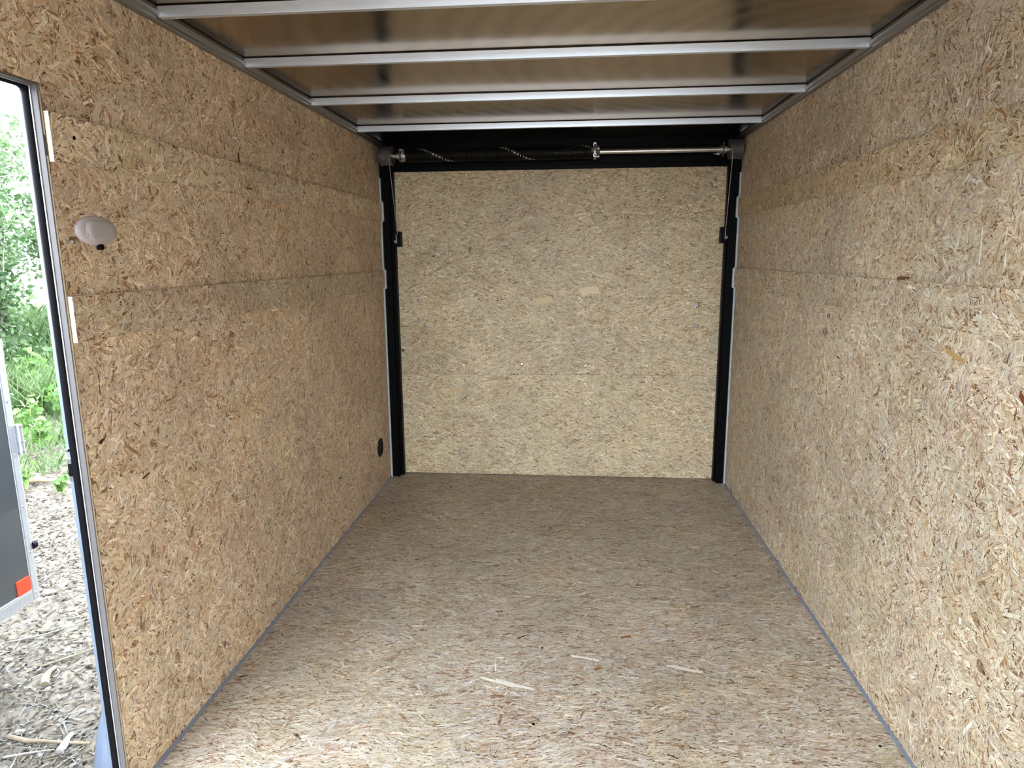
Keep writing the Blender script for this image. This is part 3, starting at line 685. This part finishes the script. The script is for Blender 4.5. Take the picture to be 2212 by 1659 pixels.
weed(5.2, .05, .32, 70, (.05, .10), 1, 'low leafy weed growing out of the litter in front of the branch')
weed(4.2, .20, .22, 40, (.04, .08), 2, 'small bright weed behind the thick pale branch')
weed(6.2, .35, .42, 90, (.05, .10), 3, 'leafy weed beside the door jamb below the grass')
weed(6.6, -.35, .45, 90, (.05, .11), 4, 'leafy weed near the neighbouring trailer post')
weed(7.4, .0, .50, 110, (.06, .12), 5, 'broad leaved weed on the middle of the bank')
weed(3.2, -.05, .10, 26, (.03, .06), 6, 'tiny weed sprouting in the litter behind the neighbouring trailer')
weed(8.2, .55, .55, 110, (.06, .12), 7, 'tall leafy weed on the bank next to the jamb')
weed(8.4, -.6, .55, 110, (.06, .12), 8, 'tall leafy weed on the bank behind the neighbouring trailer')
weed(3.9, .42, .16, 40, (.035, .08), 21, 'small weed close to the jamb, before the thick pale branch')
weed(4.8, -.30, .20, 44, (.04, .08), 22, 'small weed by the neighbouring trailer post, past the thick branch')
weed(5.6, .40, .30, 70, (.045, .09), 23, 'weed next to the jamb, halfway to the grass')
weed(5.8, -.12, .26, 60, (.045, .09), 24, 'weed in the middle of the dead leaves')
weed(6.9, .12, .40, 90, (.05, .10), 25, 'weed just in front of the fallen grey branch')
weed(7.0, .75, .42, 90, (.05, .10), 26, 'weed behind the jamb at the foot of the bank')
# shrubs and tree
def shrub(t, s, h, wdt, n, pal, seed, label, name='shrub', cat='shrub', sz=(.05, .10), dense=1.0):
    p = Vector(along(t, s)); e = empty(name, p, label, cat); rr = random.Random(seed); g = G(); ctr = []
    for k in range(9):
        a_ = rr.uniform(0, 2 * PI); q = [p]; d_ = Vector((math.cos(a_) * .35, math.sin(a_) * .35, 1))
        for j in range(6):
            q.append(q[-1] + Vector((d_.x * wdt * rr.uniform(.05, .35), d_.y * wdt * rr.uniform(.05, .35), h / 6 * rr.uniform(.7, 1.15))))
            if j == 1: ctr += [tuple(q[-1])] * 2 + [tuple(q[0] + Vector((rr.uniform(-1, 1) * wdt, rr.uniform(-1, 1) * wdt, rr.uniform(.15, .5)))) for _ in range(2)]
            if j > 1:
                ctr.append(tuple(q[-1]))
                b_ = Vector((rr.uniform(-1, 1), rr.uniform(-1, 1), rr.uniform(-.2, .7))).normalized() * wdt * rr.uniform(.3, .7)
                g.tube([q[-1], q[-1] + b_ * .5 + Vector((0, 0, .03)), q[-1] + b_], [.010, .006, .003], 5); ctr += [tuple(q[-1] + b_), tuple(q[-1] + b_ * .6)]
        g.tube(q, [.022 * (1 - j * .13) for j in range(7)], 6)
    g.build('branches', M['bark'], e, smooth=True, kind='stuff')
    leaves('foliage', ctr, n, (.28 * dense, .28 * dense, .22 * dense), sz, pal, seed, e)
    return e
SH = [(156, 196, 128), (132, 176, 112), (180, 212, 154), (198, 222, 176), (116, 158, 100), (164, 200, 152)]
shrub(10.5, .1, 2.2, .7, 5200, SH, 11, 'light green shrub behind the grass bank, straight out from the door')
shrub(11.5, -1.3, 2.6, .8, 5200, SH, 12, 'light green shrub left of the first one, behind the neighbouring trailer')
shrub(11.3, 1.5, 2.4, .8, 5200, SH, 13, 'light green shrub hidden mostly behind the door jamb')
shrub(14.5, .4, 3.6, 1.0, 7500, [(128, 178, 108), (108, 160, 96), (150, 196, 130), (170, 208, 160)], 14, 'taller darker green shrub at the back of the bank')
shrub(15.0, -1.8, 3.6, 1.0, 6500, [(128, 178, 108), (108, 160, 96), (150, 196, 130)], 15, 'taller shrub at the back, left of the dark one')
shrub(9.3, .30, 2.3, .6, 4600, SH, 16, 'leafy light shrub nearest the door jamb, in the tall grass')
shrub(9.1, -.42, 2.0, .6, 4600, SH, 17, 'leafy light shrub in the tall grass nearest the parked trailer')
shrub(17.5, -.6, 3.4, 1.3, 6500, [(128, 178, 108), (108, 160, 96), (150, 196, 130)], 18, 'broad dark green shrub farthest back behind the bank')
# tree leaning over the bank with bare boughs
tp = Vector(along(12.5, -2.2)); tr = empty('tree', tp, 'thin leaved tree with grey boughs reaching over the bank', 'tree')
G().tube([tp, tp + Vector((.1, 0, 1.6)), tp + Vector((.35, .1, 3.2)), tp + Vector((.5, .3, 5.2))], [.16, .13, .10, .05], 10).build('trunk', M['bark'], tr, smooth=True)
def tw(t, s, z): return along(t, s, z)
B1 = [tw(12.5, -2.1, 4.3), tw(12.2, -1.2, 4.15), tw(12.0, -.5, 4.0), tw(11.9, .1, 3.7), tw(11.8, .8, 3.2)]
B2 = [tw(12.5, -2.1, 2.0), tw(11.9, -1.2, 2.15), tw(11.5, -.5, 2.3), tw(11.2, .2, 2.55), tw(11.0, .9, 2.9)]
bo = G().tube(B1, [.10, .085, .07, .055, .03], 8).build('bough', M['bark'], tr, smooth=True)
G().tube(B2, [.055, .045, .04, .03, .015], 8).build('bough', M['bark'], tr, smooth=True)
g = G(); ctr = []; rr = random.Random(5)
for k in range(90):
    s0 = Vector(rr.choice(B1 + B2 + [tuple(tp + Vector((.4, .2, 4.5)))])) + Vector((rr.uniform(-.3, .3), rr.uniform(-.3, .3), rr.uniform(-.2, .2)))
    d_ = Vector((rr.uniform(-1, 1), rr.uniform(-1, 1), rr.uniform(-.8, .9))).normalized() * rr.uniform(.4, 1.1)
    q = [s0, s0 + d_ * .5 + Vector((0, 0, rr.uniform(-.08, .08))), s0 + d_]
    g.tube(q, [.012, .008, .004], 5); ctr += [tuple(q[1]), tuple(q[2])]
g.build('twigs', M['bark'], tr, kind='stuff')
leaves('foliage', ctr, 4200, (.22, .22, .2), (.05, .10), SH, 33, tr)

# trailer fender just outside the jamb
fe = empty('trailer_fender', (-.15, 2.0, -.17), 'pale blue-grey metal wheel fender outside, below the doorway', 'fender')
cyf, czf, rf = 2.0, -.17, .44
arc = [(cyf + rf * math.cos(t), czf + rf * math.sin(t)) for t in np.linspace(PI * 1.04, -PI * .04, 40)]
g = G(); vs = []
sec = [(-.043, 0), (-.21, 0), (-.235, -.004), (-.248, -.016), (-.252, -.035), (-.249, -.035), (-.245, -.018), (-.233, -.008), (-.21, -.003), (-.043, -.003)]
for k, t in enumerate(np.linspace(PI * 1.04, -PI * .04, 40)):
    for (x, dr_) in sec: vs.append((x, cyf + (rf + dr_) * math.cos(t), czf + (rf + dr_) * math.sin(t)))
m_ = len(sec)
g.add(vs, [(i * m_ + j, i * m_ + (j + 1) % m_, (i + 1) * m_ + (j + 1) % m_, (i + 1) * m_ + j) for i in range(39) for j in range(m_)])
g.build('fender_skin', M['fender'], fe, smooth=True)

# neighbouring trailer parked alongside: only its rear lower corner shows
XN, YR, ZN = -1.12, 2.447, -.05
nb = empty('parked_trailer', (XN - .9, YR - 1.8, GZ), 'charcoal trailer parked alongside with aluminium corner and red reflector', 'trailer')
ZT = 1.03
G().box(XN - 1.85, XN - .004, YR - 3.6, YR - .036, ZN + .03, ZT).build('body', M['char'], nb, label='charcoal side panel')
G().box(XN - 1.85, XN, YR - 3.6, YR, ZT + .002, ZT + .02).build('roof', M['bounce_roof'], nb, bevel=.004, label='unseen white roof added to bounce daylight')  # out of view; added in white to bounce skylight onto the upper walls
G().box(XN - .05, XN, YR - .038, YR, ZN, ZT).build('corner_post', M['alu'], nb, bevel=.006, label='aluminium corner post')
rl = G().box(XN - .03, XN + .002, YR - 3.6, YR - .0385, ZN, ZN + .055)
rl = rl.build('bottom_rail', M['alu'], nb, bevel=.002, label='ribbed aluminium bottom rail')
g = G()
for k in range(90): g.box(XN + .002, XN + .0032, YR - .05 - k * .012, YR - .045 - k * .012, ZN + .012, ZN + .044)
g.build('rail_rib', M['alu'], rl, kind='stuff')
G().box(XN - .004, XN + .003, YR - .106, YR - .040, .004, .068).build('reflector', M['red'], nb, bevel=.002, label='red rectangular reflector')
for z in (-.02, .16, .36, .58, .80, 1.0):
    G().lathe((XN - .001, YR - .019, z), [(0, .006), (.003, .005), (.004, .002)], 'x', 10).build('post_screw', M['zinc'], nb, smooth=True)
g = G().lathe((XN + .006, YR + .010, .575), [(0, .011), (.125, .011)], 'z', 12); hb = g.build('hinge_barrel', M['alu'], nb, smooth=True)
for z in (.585, .625, .69): G().lathe((XN + .006, YR + .010, z), [(0, .013), (.006, .013)], 'z', 12).build('hinge_ring', M['zinc'], hb, smooth=True)
G().box(XN - .05, XN + .004, YR, YR + .004, .575, .70).build('hinge_leaf', M['alu'], nb)
G().lathe((XN - .006, YR - .001, .18), [(0, .016), (.018, .016), (.024, .010)], 'y', 12).build('rubber_bumper', M['rubber'], nb, smooth=True)
G().box(XN - 1.85, XN - .05, YR - .037, YR - .004, ZN, ZT).build('rear_door', M['char'], nb)
for (x, y) in ((XN - .2, YR - 1.5), (XN - 1.65, YR - 1.5)):
    G().lathe((x - .1, y, GZ + .33), [(0, .17), (.0, .30), (.03, .33), (.17, .33), (.2, .30), (.2, .17)], 'x', 28).build('tyre', M['rubber'], nb, smooth=True)
G().box(XN - 1.6, XN - .3, YR - 3.6, YR - .1, ZN - .08, ZN + .029).build('chassis', M['black'], nb)
